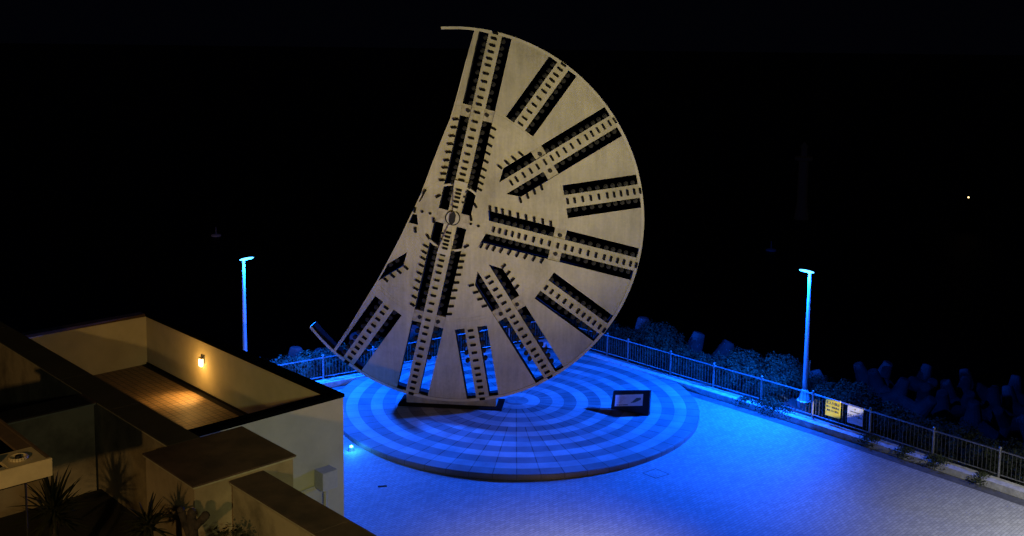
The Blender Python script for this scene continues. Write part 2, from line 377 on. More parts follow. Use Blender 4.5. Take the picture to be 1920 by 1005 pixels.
# the last degree is pulled to what the face shows (80.3, 170.3)
CAR = (12.5, 102.5, 192.5, 282.5); DIA = (57.5, 147.5, 237.5)
def fr(A):
    A = R(A); return Vector((sin(A), cos(A))), Vector((cos(A), -sin(A)))
def pt(A, t, n_):
    T, N = fr(A); v = T*t+N*n_; return (v.x, v.y)
def coff(A): return 0.02 if A < 100 else 0.03
cut = [(0.80, 7.3), (0.756, 6.96), (0.470, 5.914), (0.171, 4.744), (0.021, 4.195), (-0.135, 3.663), (-0.268, 3.347), (-0.342, 3.168), (-0.551, 2.631), (-0.812, 1.960), (-1.217, 0.849), (-1.60, 0.05),
       (-1.949, -0.705), (-2.209, -1.212), (-2.584, -1.944), (-2.929, -2.569), (-3.250, -3.098), (-3.972, -4.316), (-4.600, -5.266), (-4.75, -5.5)]
def circ(r, a0, a1, n_): return [(r*sin(R(a0+(a1-a0)*i/n_)), r*cos(R(a0+(a1-a0)*i/n_))) for i in range(n_+1)]
RO = 6.985; RI = 4.20
def crescent(r):
    # points of the cut inside radius r, then round the arc clockwise
    c = [p_ for p_ in cut if math.hypot(*p_) < r-0.001]
    def hit(p0, p1):
        a_, b_ = Vector(p0), Vector(p1)
        lo, hi = 0.0, 1.0
        for _ in range(40):
            mid = (lo+hi)/2
            if a_.lerp(b_, mid).length > r: lo = mid
            else: hi = mid
        v = a_.lerp(b_, hi); return (v.x, v.y)
    i0 = cut.index(c[0]); i1 = cut.index(c[-1])
    top_ = hit(cut[i0-1], cut[i0]); bot_ = hit(cut[i1+1], cut[i1])
    a0 = math.degrees(math.atan2(*top_)); a1 = math.degrees(math.atan2(*bot_)) % 360
    arc = circ(r, a0, a1, int((a1-a0)/1.5))[1:-1]
    return [top_]+arc+[bot_]+c[::-1]
holes = []
for A in SPK[:10]+[237.5, 282.5]:
    c0 = coff(A)
    for s in (-1, 1):
        if A in CAR: st = [(1.34, .25), (1.22, .62)]
        elif A in DIA: st = [(2.19, .25), (2.60, .62)]
        else: st = None
        if A in (12.5, 192.5): st = [(.23 if A == 12.5 else .28, .25), (.23 if A == 12.5 else .28, .62)]
        en = 6.95
        if st is None: st = [(4.235, .25), (4.235, .62)]
        L = [(st[0][0], c0+s*st[0][1]), (en, c0+s*.25), (en, c0+s*.615), (st[1][0], c0+s*st[1][1])]
        holes.append([pt(A, *p_) for p_ in L])
inner_disc = circ(RI, 0, 360, 200)[:-1]
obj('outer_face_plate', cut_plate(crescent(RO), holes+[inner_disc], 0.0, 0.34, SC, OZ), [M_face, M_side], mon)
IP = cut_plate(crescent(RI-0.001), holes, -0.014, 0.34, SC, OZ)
# rim band
a0, a1 = -3.9, 231.4; N_ = 160
bm = bmesh.new()
ro, ri = 7.075*SC, 6.975*SC
rings = []
for i in range(N_+1):
    a = R(a0+(a1-a0)*i/N_)
    rings.append([bm.verts.new((r*sin(a), y, r*cos(a)+OZ)) for r, y in ((ro, -.025), (ri, -.025), (ri, .66), (ro, .66))])
for A_, B_ in zip(rings, rings[1:]):
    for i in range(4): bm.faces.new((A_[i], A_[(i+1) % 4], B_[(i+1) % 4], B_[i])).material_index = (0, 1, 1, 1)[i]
bm.faces.new(rings[0]); bm.faces.new(rings[-1][::-1]); bmesh.ops.recalc_face_normals(bm, faces=bm.faces)
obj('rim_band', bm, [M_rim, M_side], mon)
# thin flange along the cut, bridging the open slots
cc = [p_ for p_ in cut if math.hypot(*p_) < 6.99]
bm = bmesh.new(); rr_ = []
for i, p_ in enumerate(cc):
    d = (Vector(cc[min(i+1, len(cc)-1)])-Vector(cc[max(i-1, 0)])).normalized(); nn_ = Vector((-d.y, d.x))
    q0 = Vector(p_); q1 = q0+nn_*.05
    rr_.append([bm.verts.new((v.x*SC, y, v.y*SC+OZ)) for v, y in ((q0, -.03), (q1, -.03), (q1, .33), (q0, .33))])
for A_, B_ in zip(rr_, rr_[1:]):
    for i in range(4): bm.faces.new((A_[i], A_[(i+1) % 4], B_[(i+1) % 4], B_[i])).material_index = (0, 1, 1, 0)[i]
bm.faces.new(rr_[0]); bm.faces.new(rr_[-1][::-1]); bmesh.ops.recalc_face_normals(bm, faces=bm.faces)
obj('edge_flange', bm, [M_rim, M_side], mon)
# base under the disc
bm = bmesh.new()
bpts = [(-1.76, -7.265), (1.69, -7.265), (1.69, -6.87)] + [(x, -math.sqrt(7.07**2-x*x)) for x in [1.5-0.25*i for i in range(13)]] + [(-1.76, -6.85)]
prism(bm, [(x*SC, z*SC+OZ) for x, z in bpts], 0.02, 0.70)
obj('base', bm, mat('base paint', (0.26, 0.24, 0.20), 0.7, var=0.3, scale=3), mon)
bm = bmesh.new(); box(bm, -2.0, 1.9, -0.28, 0.9, -0.01, 0.05); obj('dark_slab', bm, M_dark, mon)  # thin dark slab reaching out in front of the base
# bridge plates with a bolt each
for A in (12.5, 57.5, 102.5, 147.5, 192.5):
    T, N = fr(A); c0 = coff(A)
    for s in (-1, 1):
        bm = bmesh.new()
        L = [pt(A, 3.79, c0+s*.245), pt(A, 4.235, c0+s*.245), pt(A, 4.235, c0+s*.63), pt(A, 3.79, c0+s*.63)]
        prism(bm, [(x*SC, z*SC+OZ) for x, z in L], 0.035, 0.20)
        o = obj('bridge_plate', bm, M_bridge, mon)
        bm = bmesh.new(); c = Vector(pt(A, 4.03, c0+s*.36))*SC
        bmesh.ops.create_cone(bm, cap_ends=True, segments=6, radius1=.085, radius2=.07, depth=.09, matrix=Matrix.Translation((c.x, 0.0, c.y+OZ)) @ Matrix.Rotation(PI/2, 4, 'X'))
        obj('bolt', bm, M_roller, o)
# ring strips over the long slots
for A, s in ((12.5, -1), (12.5, 1), (192.5, -1), (192.5, 1)):
    c0 = .02
    p_in = [math.degrees(math.asin((c0+s*x)/1.24)) for x in (.25, .625)]
    bm = bmesh.new()
    arc1 = circ(1.285, A+p_in[0], A+p_in[1], 8); arc2 = circ(1.205, A+p_in[0], A+p_in[1], 8)[::-1]
    prism(bm, [(x*SC, z*SC+OZ) for x, z in arc1+arc2], -0.01, 0.12); obj('ring_strip', bm, M_rim, mon)
# tapered centre beams over the hub
for A, tt in ((12.5, [(1.42, .255), (1.15, .235), (.27, .055)]), (192.5, [(1.42, .255), (1.15, .225), (.27, .055)])):
    bm = bmesh.new(); L = [pt(A, t, .02-w_) for t, w_ in tt]+[pt(A, t, .02+w_) for t, w_ in tt[::-1]]
    prism(bm, [(x*SC, z*SC+OZ) for x, z in L], -0.13, -0.05); obj('centre_beam', bm, M_rim, mon)
bm = bmesh.new(); bmesh.ops.create_cone(bm, cap_ends=True, segments=40, radius1=.285*SC, radius2=.285*SC, depth=.02, matrix=Matrix.Translation((0, -.056, OZ)) @ Matrix.Rotation(PI/2, 4, 'X'))
hb = obj('hub', bm, M_dark, mon)
bm = bmesh.new(); L = [pt(12.5, .235, -.60), pt(12.5, .235, .635), pt(12.5, -.29, .635), pt(12.5, -.29, -.60)]
prism(bm, [(x*SC, z*SC+OZ) for x, z in L], -.044, -.006); obj('hub_plate', bm, M_bridge, mon)
bm = bmesh.new(); bmesh.ops.create_cone(bm, cap_ends=True, segments=40, radius1=.25*SC, radius2=.24*SC, depth=.05, matrix=Matrix.Translation((0, -.08, OZ)) @ Matrix.Rotation(PI/2, 4, 'X'))
obj('hub_disc', bm, M_rim, hb)
bm = bmesh.new(); L = [pt(10, t, n_) for t, n_ in ((.25, .03), (.14, .11), (-.12, .11), (-.25, .03), (-.25, -.03), (-.12, -.11), (.14, -.11), (.25, -.03))]
prism(bm, [(x*SC, z*SC+OZ) for x, z in L], -.17, -.08); obj('centre_cutter', bm, M_roller, hb)
# raised seams between inner disc and centre drum
def in_face(p_, marg=0.0):
    return inside(p_, CRES) and not any(inside(p_, h) for h in holes)
CRES = crescent(RO)
seam = [p_ for p_ in circ(1.50, 0, 360, 150)[:-1]]
for r0, r1_ in ((1.44, 1.465), (3.98, 4.0), (3.86, 3.875)):
    bm = IP; cnt_ = 0; NS = 220
    for i in range(NS):
        am = 360*(i+.5)/NS; pm = ((r0+r1_)/2*sin(R(am)), (r0+r1_)/2*cos(R(am)))
        ok = all(in_face((rq*sin(R(aa)), rq*cos(R(aa)))) for rq in (r0, r1_) for aa in (am-.9, am, am+.9))
        if not ok: continue
        q4 = [(r_*sin(R(a_)), r_*cos(R(a_))) for r_, a_ in ((r0, am-.82), (r1_, am-.82), (r1_, am+.82), (r0, am+.82))]
        vs = [bm.verts.new((x*SC, -.024, z*SC+OZ)) for x, z in q4]; vb = [bm.verts.new((x*SC, -.010, z*SC+OZ)) for x, z in q4]
        bm.faces.new(vs)
        for k in range(4): bm.faces.new((vs[k], vs[(k+1) % 4], vb[(k+1) % 4], vb[k]))
obj('inner_face_plate', IP, [M_face, M_side], mon)
# cutter bits and side rollers
TB = [7.01, 6.8, 6.55, 6.31, 6.06, 5.81, 5.5, 5.2, 4.9, 4.6, 4.34]
TI = [4.05, 3.73, 3.43, 3.13, 2.82, 2.57]; TC = [2.32, 2.07, 1.83, 1.6, 1.45]
TA = [4.04, 3.69, 3.38, 3.07, 2.77, 2.46, 2.16, 1.9, 1.68, 1.46, 1.27]
bits = []; rolls = []
for A in SPK[:10]:
    c0 = coff(A); ts = list(TB)
    if A in DIA: ts += TI[:5]+[2.58]
    elif A == 102.5: ts += TI+TC[:4]
    elif A in (12.5, 192.5): ts += TA
    for t in ts:
        bits.append((A, t, c0+(.02 if A > 90 else 0), 0, -.045 if t > 4.2 else -.06))
        if t < 6.9:
            for s in (-1, 1):
                if A in CAR or A in DIA:
                    if 3.9 < t < 4.2: continue
                rolls.append((A, t-.02, c0+s*.335))
    if A in CAR or A in DIA:
        te = [3.61, 3.30, 2.98, 2.67, 2.36, 2.05, 1.77, 1.53, 1.29] if A in CAR else [3.45, 3.14, 2.84, 2.53]
        for t in te:
            for s in (-1, 1): bits.append((A, t, c0+s*.72, s*17, -.06))
for t in (3.45, 3.14, 2.84, 2.53): bits.append((237.5, t, -.70, -17, -.06))
for t in (3.3, 3.0, 2.7): rolls.append((237.5, t, -.30))
for t in (1.1, .96, .81, .65, .45): bits.append((12.5, t, .015, 0, -.16))
for t in (.56, .72, .87, 1.02, 1.17): bits.append((192.5, t, .015, 0, -.16))
for t in (1.08, .88, .66): rolls += [(12.5, t, -.27), (12.5, t, .24), (192.5, t, -.27), (192.5, t, .24)]
for u, v, rot in ((-1.07, .95, -60), (-.54, .8, -32), (-1.43, .26, -80), (-.71, -.11, 86), (-1.4, -.5, 88), (-.92, -.74, 58), (.69, .01, 82), (.85, .49, 60), (.53, -1.06, -32)):
    bits.append((None, u, v, rot, -.06))
for u, v in ((.68, -.21), (.97, -.28), (-1.15, .2), (-.85, .14)):
    bm = bmesh.new(); bmesh.ops.create_cone(bm, cap_ends=True, segments=8, radius1=.055, radius2=.045, depth=.08, matrix=Matrix.Translation((u*SC, -.04, v*SC+OZ)) @ Matrix.Rotation(PI/2, 4, 'X'))
    obj('plug', bm, M_dark, mon)
# order: largest in the picture are all alike in size, so take the outermost first
def bit_geo(bm, w_=0.205, h_=0.078):
    box(bm, -w_/2*SC, w_/2*SC, -.05, .05, -h_/2*SC, h_/2*SC, 0.008)
def bit_mat(A, t, n_, rot, y):
    if A is None: x, z = t, n_; M_ = Matrix.Rotation(R(rot), 4, 'Y')
    else: x, z = pt(A, t, n_); M_ = Matrix.Rotation(R(A+rot), 4, 'Y')
    return Matrix.Translation((x*SC, y, z*SC+OZ)) @ M_
bits = [b_ for b_ in bits if (b_[0] is None) or inside(pt(b_[0], min(b_[1], 6.97), b_[2]), CRES)]
CR2 = crescent(RO)
def cut_u(v):
    for (u0, v0), (u1, v1) in zip(cut, cut[1:]):
        if v1 <= v <= v0: return u0+(u1-u0)*(v-v0)/(v1-v0)
    return 9
def keep_roll(A, t, n_):
    x, z = pt(A, t, n_); return x > cut_u(z)+0.1
rolls = [r_ for r_ in rolls if keep_roll(*r_)]
bm = bmesh.new(); bit_geo(bm); me_bit = bpy.data.meshes.new('cutter_bit'); bm.to_mesh(me_bit); bm.free(); me_bit.materials.append(M_dark)
bm = bmesh.new()
bmesh.ops.create_cone(bm, cap_ends=True, segments=8, radius1=.085, radius2=.085, depth=.13, matrix=Matrix.Rotation(PI/2, 4, 'X') @ Matrix.Rotation(PI/8, 4, 'Z'))
bmesh.ops.create_cone(bm, cap_ends=True, segments=8, radius1=.035, radius2=.045, depth=.06, matrix=Matrix.Translation((0, -.09, 0)) @ Matrix.Rotation(PI/2, 4, 'X'))
me_rol = bpy.data.meshes.new('side_roller'); bm.to_mesh(me_rol); bm.free(); me_rol.materials.append(M_roller)
def place_many(name, me, mats, mtx):
    for i, M_ in enumerate(mtx[:100]):
        o = bpy.data.objects.new(name, me); COL.objects.link(o); o.parent = mon; o.matrix_local = M_
    if len(mtx) > 100:
        bm = bmesh.new()
        for M_ in mtx[100:]:
            tmp = bmesh.new(); tmp.from_mesh(me); tmp.transform(M_); m2 = bpy.data.meshes.new('t'); tmp.to_mesh(m2); tmp.free(); bm.from_mesh(m2); bpy.data.meshes.remove(m2)
        o = obj(name+'_rows', bm, mats, mon); o['kind'] = 'stuff'
bm_ = [bit_mat(*b_) for b_ in bits]
bm_.sort(key=lambda M_: M_.translation.z, reverse=True)
place_many('cutter_bit', me_bit, M_dark, bm_)
rm_ = [Matrix.Translation((pt(A, t, n_)[0]*SC, 0.06, pt(A, t, n_)[1]*SC+OZ)) for A, t, n_ in rolls]
rm_.sort(key=lambda M_: M_.translation.z)
place_many('side_roller', me_rol, M_roller, rm_)

# ------------------------------------------------------------ blue lamp posts
def lamp(base, ztop, sgn, label):
    e = empty('lamp_post', base, label, 'lamp post', 0, 'blue lamp posts')
    H = ztop-base[2]
    bm = bmesh.new(); lathe(bm, [(.100, .02), (.096, .5), (.058, H-.02), (.054, H)], 20); obj('pole', bm, M_pole, e, smooth=True)
    bm = bmesh.new(); lathe(bm, [(.30, -.3), (.30, .03), (.25, .06), (.16, .30), (.13, .44), (.115, .46)], 8); obj('pole_base', bm, M_pole, e)
    bm = bmesh.new()
    for i in range(4):
        a = PI/4+PI/2*i; tube(bm, (.19*cos(a), .19*sin(a), .03), (.19*cos(a), .19*sin(a), .12), .025, n=6)
    obj('anchor_bolt', bm, M_steel, e)
    bm = bmesh.new(); ball(bm, (0, 0, 0), 1.0, 3, (.29, .11, .042))
    bm.transform(Matrix.Translation((sgn*.13, 0, H+.06)) @ Matrix.Rotation(-sgn*R(11), 4, 'Y'))
    hd = obj('lamp_head', bm, M_head, e, smooth=True)
    L = Vector(base)+Vector((sgn*.20, -.10, H-.10))
    return e, L
LR = (11.22, 39.12, 0.30)
eR, LpR = lamp(LR, 5.27, -1, 'tall blue-lit lamp post in the hedge right of the disc')
LL = (-10.56, 41.25, 0.1)
eL, LpL = lamp(LL, 5.03, 1, 'tall blue-lit lamp post left of the disc, foot hidden by the terrace')
bm = bmesh.new(); box(bm, .10, .16, -.04, .04, 1.0, 1.6, .01); obj('control_box', bm, M_grey, eR)
for L, tgt in ((LpR, (4.5, 37.5, 0)), (LpL, (-3.5, 38.5, 0))):
    light('lamp_beam', 'SPOT', L, BLUE, 21000, .12, tgt, 136, 1.0)
    light('lamp_spill', 'POINT', L, BLUE, 2000, .12)

# in-ground light at the platform rim
e = empty('ground_light', (-5.30, 34.50, 0.0), 'small bright cyan-blue light glowing at the platform rim beside the terrace wall', 'ground light')
bm = bmesh.new(); lathe(bm, [(.09, 0), (.09, .10), (.07, .13)], 14); obj('housing', bm, M_steel, e)
bm = bmesh.new(); ball(bm, (0, 0, .15), .055, 2, (1, 1, .7)); obj('lens', bm, M_ginl, e)
light('ground_light_glow', 'POINT', (-5.25, 34.42, .30), (0.02, .30, 1.0), 36, .05)

# ------------------------------------------------------------ fences
def fence(name, pts, label, zb=0.20, zt=1.13):
    # pts: list of (a,b) for the posts
    W_ = [AB(a, b_, 0) for a, b_ in pts]
    e = empty(name, W_[0], label, 'fence'); o0 = W_[0]
    for p_ in W_:
        q_ = p_-o0
        bm = bmesh.new(); tube(bm, q_+Vector((0, 0, zb-.15)), q_+Vector((0, 0, zt+.02)), .038, n=10)
        bmesh.ops.create_icosphere(bm, subdivisions=2, radius=.05, matrix=Matrix.Translation(q_+Vector((0, 0, zt+.06))))
        obj('post', bm, M_post, e)
    for A_, B_ in zip(W_, W_[1:]):
        A_ = A_-o0; B_ = B_-o0; d = (B_-A_); L = d.length; d.normalize()
        s_ = A_+d*.06; t_ = B_-d*.06
        bm = bmesh.new(); tube(bm, s_+Vector((0, 0, zt-.03)), t_+Vector((0, 0, zt-.03)), .024, n=8); 
        for q_ in (s_, t_):
            for z in (zt-.03, zb+.12): tube(bm, q_-d*.03+Vector((0, 0, z)), q_+d*.03+Vector((0, 0, z)), .036, n=8) if z > .5 else None
        obj('top_rail', bm, M_steel, e)
        bm = bmesh.new(); tube(bm, s_+Vector((0, 0, zb+.12)), t_+Vector((0, 0, zb+.12)), .018, n=8); obj('bottom_rail', bm, M_steel, e)
        bm = bmesh.new(); k = max(2, round(L/.135))
        for i in range(1, k):
            q_ = A_+d*(L*i/k); tube(bm, q_+Vector((0, 0, zb+.12)), q_+Vector((0, 0, zt-.04)), .0085, n=5, cap=False)
        obj('picket_panel', bm, M_picket, e)
    return e
pb = [-33.03, -31.6, -29.45, -28.29, -26.0, -23.86, -21.65, -19.44, -17.14, -14.8, -12.6, -10.35, -8.1]
fence('metal_fence', [(a_of(b_), b_) for b_ in pb], 'long slim metal picket fence reaching the right edge of the picture, carrying two signs')
def blf(a):
    for (a0_, b0_), (a1_, b1_) in zip(LF, LF[1:]):
        if a <= a1_: return b0_+(b1_-b0_)*(a-a0_)/(a1_-a0_)
fence('metal_fence', [(a, blf(a)) for a in (16.6, 18.8, 21.0, 23.22, 25.4, 27.6, 29.8, 32.0, 33.95)], 'shorter metal picket fence behind the disc and the terrace, on the far left kerb')

# signs tied on the fence
def text(body, size, M, parent, loc, rz, name='lettering'):
    c = bpy.data.curves.new(name, 'FONT'); c.body = body; c.size = size; c.align_x = 'CENTER'; c.align_y = 'CENTER'; c.extrude = 0.0015; c.offset = size*0.012
    o = bpy.data.objects.new(name, c); COL.objects.link(o); o.data.materials.append(M); o.parent = parent
    dg = bpy.context.evaluated_depsgraph_get(); me = bpy.data.meshes.new_from_object(o.evaluated_get(dg)); bpy.data.objects.remove(o)
    o = bpy.data.objects.new(name, me); COL.objects.link(o); o.parent = parent
    o.location = loc; o.rotation_euler = (PI/2, 0, 0); return o
def fsign(b_, w_, h_, zc, M, label, lines):
    a0_ = a_of(b_); d = (AB(a_of(b_+.5), b_+.5)-AB(a_of(b_-.5), b_-.5)).normalized()
    e = empty('fence_sign', AB(a0_, b_, zc)+Vector((d.y, -d.x, 0)).normalized()*.045, label, 'sign', math.atan2(d.y, d.x))
    bm = bmesh.new(); box(bm, -w_/2, w_/2, -.004, .004, -h_/2, h_/2); obj('sheet', bm, M, e)
    bm = bmesh.new()
    for x in (-w_/2+.04, w_/2-.04): tube(bm, (x, -.01, h_/2-.03), (x, .06, h_/2+.05), .008, n=5)
    obj('cable_tie', bm, M_steel, e)
    for s_, size, z in lines: text(s_, size, M_ink, e, (0, -.006, z), 0)
    return e
fsign(-18.58, .60, .62, .80, M_yellow, 'yellow sign with three lines of black characters tied to the fence',
      [('立入り禁止', .115, .17), ('釣り・遊泳禁止', .078, .03), ('危険 立入禁止', .078, -.10)])
fsign(-17.70, .60, .62, .78, M_white, 'pale white sign with blue-black characters tied to the fence right of the yellow one',
      [('■', .05, .22), ('海ほたる管理事務所', .04, .12), ('立ち入り禁止', .10, -.03)])

# ------------------------------------------------------------ information board
pL = Vector((3.79, 38.35, .17)); pR = Vector((5.12, 37.67, .17)); dd = (pR-pL); WB = dd.length; dd.normalize(); back = Vector((-dd.y, dd.x, 0))
e = empty('information_board', pL, 'low black stone information board with a white printed panel on the ringed platform', 'info board', math.atan2(dd.y, dd.x))
bm = bmesh.new()
hL, hR, th_, lean = .66, .91, .16, .10
c = [(0, 0, 0), (WB, 0, 0), (WB, lean, hR), (0.05, lean, hL)]
A_ = [bm.verts.new(v) for v in c]; B_ = [bm.verts.new((v[0], v[1]+th_, v[2])) for v in c]
bm.faces.new(A_); bm.faces.new(B_[::-1])
for i in range(4): bm.faces.new((A_[i], B_[i], B_[(i+1) % 4], A_[(i+1) % 4]))
bmesh.ops.recalc_face_normals(bm, faces=bm.faces); bmesh.ops.bevel(bm, geom=bm.edges[:], offset=.008, segments=1, affect='EDGES')
obj('stone_slab', bm, M_black, e)
def bq(s, t):          # s,t in the panel 0..1 -> local point on the slab's face
    x = .155+(1.235-.155)*s; z0_ = .135+(.335-.135)*s; z1_ = .545+(.765-.545)*s
    z = z0_+(z1_-z0_)*t
    return Vector((x, 0, z))
def onface(v, off):
    zt_ = hL+(hR-hL)*v.x/WB
    return Vector((v.x, lean*v.z/zt_-off, v.z))
def quad(bm, s0, s1, t0, t1, off, th=.006):
    vs = [onface(bq(s, t), off) for s, t in ((s0, t0), (s1, t0), (s1, t1), (s0, t1))]
    A = [bm.verts.new(v) for v in vs]; B = [bm.verts.new(v+Vector((0, th, 0))) for v in vs]
    bm.faces.new(A)
    for i in range(4): bm.faces.new((A[i], B[i], B[(i+1) % 4], A[(i+1) % 4]))
    bmesh.ops.recalc_face_normals(bm, faces=bm.faces)
bm = bmesh.new(); quad(bm, 0, 1, 0, 1, .010, .012); pn = obj('printed_panel', bm, M_panel, e)
bm = bmesh.new()
for i in range(7):
    t = .80-.085*i; quad(bm, .06, .06+.36*(1 if i % 3 else .8), t, t+.022, .0125, .002)
obj('small_print', bm, M_inkl, pn)
bm = bmesh.new(); quad(bm, .06, .12, .085, .135, .0125, .002); quad(bm, .14, .30, .09, .13, .0125, .002); quad(bm, .31, .47, .08, .14, .0125, .002); obj('title_print', bm, M_ink, pn)
bm = bmesh.new()
pl = [(.54+.08*cos(a)*.9+.0, .46+.22*sin(a)) for a in [R(90+15*i) for i in range(13)]]
pl = [(.60+.055*cos(R(90+15*i)), .47+.21*sin(R(90+15*i))) for i in range(13)]+[(.72, .30), (.93, .52), (.93, .68), (.74, .69)]
vs = [bm.verts.new(onface(bq(s, t), .0125)) for s, t in pl]; bm.faces.new(vs); bmesh.ops.recalc_face_normals(bm, faces=bm.faces); obj('machine_drawing', bm, M_draw, pn)
bm = bmesh.new()
for k in (.5, .8):
    ringp = [onface(bq(.615+.05*k*cos(R(20*i)), .475+.19*k*sin(R(20*i))), .0138) for i in range(19)]
    for p0, p1 in zip(ringp, ringp[1:]): tube(bm, p0, p1, .004, n=4, cap=False)
obj('drawing_lines', bm, M_panel, pn)

# manhole cover and drain in the paving
def flushbox(name, pts, label, cat):
    W_ = [Vector(p_) for p_ in pts]; c = sum(W_, Vector((0, 0)))/4
    e = empty(name, (c.x, c.y, 0), label, cat)
    bm = bmesh.new()
    loc = [w_-c for w_ in W_]
    o1 = [bm.verts.new((*v, .004)) for v in loc]; o2 = [bm.verts.new((*(v*.93), .004)) for v in loc]
    for i in range(4): bm.faces.new((o1[i], o1[(i+1) % 4], o2[(i+1) % 4], o2[i]))
    bmesh.ops.recalc_face_normals(bm, faces=bm.faces)
    for f_ in bm.faces:
        if f_.normal.z < 0: f_.normal_flip()
    obj('frame', bm, M_dark, e)
    bm = bmesh.new(); bm.faces.new([bm.verts.new((*(v*.92), .0045)) for v in loc])
    for f_ in bm.faces:
        f_.normal_update()
        if f_.normal.z < 0: f_.normal_flip()
    o = obj('lid', bm, M_pave, e); return e
flushbox('manhole_cover', [(4.32, 32.93), (4.80, 33.30), (5.19, 32.87), (4.71, 32.51)], 'square paved manhole cover with a thin dark outline in front of the platform', 'manhole cover')
bm = bmesh.new(); box(bm, -.14, .14, -.045, .045, 0, .012); tag(obj('drain_slot', bm, M_dark, None, (-3.91, 31.68, 0), R(12)), 'tiny dark drain slot in the paving near the terrace corner', 'drain')

# ------------------------------------------------------------ hedge, shrubs, creepers
def leaves(bm, n_, pos, size=.07, up=.5):
    for _ in range(n_):
        p_, nr = pos(); s_ = size*random.uniform(.6, 1.5)
        d = (nr+Vector((random.uniform(-1, 1), random.uniform(-1, 1), random.uniform(-1, 1)))*.9+Vector((0, 0, up*.3))).normalized()
        a_ = d.orthogonal().normalized(); a_.rotate(Matrix.Rotation(random.uniform(0, 6.28), 3, d)); b2 = d.cross(a_)
        bm.faces.new([bm.verts.new(v) for v in (p_-a_*s_*.5, p_+b2*s_*.28, p_+a_*s_*.6+d*s_*.15, p_-b2*s_*.28)])
def mound(bm, c, rx, ry, rz_, dens=900, size=.07, rot=0.0, low=-.2):
    c = Vector(c); area = 2*PI*((rx*ry)**1.6/3+(rx*rz_)**1.6*2/3)**(1/1.6)
    def pos():
        th = random.uniform(0, 2*PI); z = random.uniform(low, 1); r_ = math.sqrt(max(0, 1-z*z))
        nrm = Vector((r_*cos(th), r_*sin(th), z)); k = 1+.22*noise.noise(nrm*2.3+c)+.12*noise.noise(nrm*6+c)
        k *= random.uniform(.80, 1.03)
        v = Vector((nrm.x*rx*k, nrm.y*ry*k, nrm.z*rz_*k)); v.rotate(Matrix.Rotation(rot, 3, 'Z')); nn = nrm.copy(); nn.rotate(Matrix.Rotation(rot, 3, 'Z'))
        return c+v, nn
    leaves(bm, int(dens*area), pos, size)
    core = Matrix.Translation(c) @ Matrix.Rotation(rot, 4, 'Z') @ Matrix.Diagonal((rx*.78, ry*.78, rz_*.78, 1))
    bmesh.ops.create_icosphere(bm, subdivisions=2, radius=1, matrix=core)
PD = math.atan2(P.y, P.x)
bm = bmesh.new(); rnd = random.Random(3)
b_ = -33.0
while b_ < -5.5:
    hgt = 1.02+.18*noise.noise(Vector((b_*.8, 0, 0)))
    if -32 < b_ < -28: hgt += .15
    if b_ > -14: hgt -= .05
    dl = abs(b_+20.7)
    if dl < 1.0: mound(bm, AB(a_of(b_)+2.1, b_, .1), .8, .6, hgt, 520, .075, PD)
    else: mound(bm, AB(a_of(b_)+1.05+rnd.uniform(-.15, .2), b_, .1), .85, .78, hgt, 520, .075, PD)
    b_ += .85
hr = tag(obj('hedge', bm, M_leaf), 'long low clipped hedge behind the right fence, dark blue-lit leaves', 'hedge'); 
bm = bmesh.new(); x = 15.0
while x < 34.2:
    bb = blf(min(x, 33.9))
    mound(bm, AB(x, bb-1.05+rnd.uniform(-.1, .1), .1), .85, .75, 1.0+.15*noise.noise(Vector((x, 3, 1))), 420, .075, TH)
    x += .9
tag(obj('hedge', bm, M_leaf), 'low hedge behind the far left fence, seen between disc and terrace', 'hedge')
def shrub(c, rx, ry, rz_, label, dens=650):
    e = empty('shrub', (c[0], c[1], .1), label, 'shrub')
    bm = bmesh.new(); mound(bm, (0, 0, rz_*.35), rx, ry, rz_, dens, .075, PD); obj('foliage', bm, M_leaf, e)
    bm = bmesh.new()
    for k in range(5): tube(bm, (0, 0, -.1), (rx*.5*cos(k*1.3), ry*.5*sin(k*1.3), rz_*.8), .03, .01, n=5)
    obj('stems', bm, M_bark, e)
v = AB(36.1, -22.0); shrub(v, 1.15, .8, 1.05, 'rounded shrub rising above the hedge just left of the right lamp post')
v = AB(35.9, -23.6); shrub(v, 1.1, .9, .95, 'leafy shrub left of its neighbour shrub, in front of a dark concrete block')
v = AB(35.2, -18.4); shrub(v, 1.15, .85, 1.02, 'domed shrub behind the yellow sign')
v = AB(35.7, -27.9); shrub(v, 1.4, .9, 1.15, 'broad dark shrub at the far right corner beyond the disc edge')
def creeper(a, b_, s_, label):
    bm = bmesh.new(); c = AB(a, b_, .12)
    def pos():
        v = Vector((random.gauss(0, .36*s_), random.gauss(0, .20), 0)); v.rotate(Matrix.Rotation(PD, 3, 'Z'))
        return c+v+Vector((0, 0, random.uniform(-.08, .62*s_)*math.exp(-v.length*1.2))), Vector((0, -1, .3))
    leaves(bm, int(1500*s_), pos, .065)
    tag(obj('creeper', bm, M_leaf), label, 'creeper')
creeper(a_of(-21.0)-.30, -21.0, 1.0, 'bushy creeper spilling over the kerb under the fence left of the right lamp post')
creeper(a_of(-22.2)-.30, -22.2, .35, 'small tuft of creeper on the bright kerb left of the bushy one')
creeper(a_of(-16.9)-.30, -16.9, .45, 'creeper tuft on the kerb below the white sign')
creeper(a_of(-15.6)-.30, -15.6, .4, 'creeper tuft on the kerb just past the white sign')
creeper(a_of(-14.5)-.30, -14.5, .5, 'creeper tuft on the kerb in the middle of the dark right fence')
creeper(a_of(-13.0)-.30, -13.0, .3, 'creeper tuft on the kerb nearest the right edge')
creeper(25.05, -34.35, .3, 'dark tuft on the far left kerb beside the disc rim')

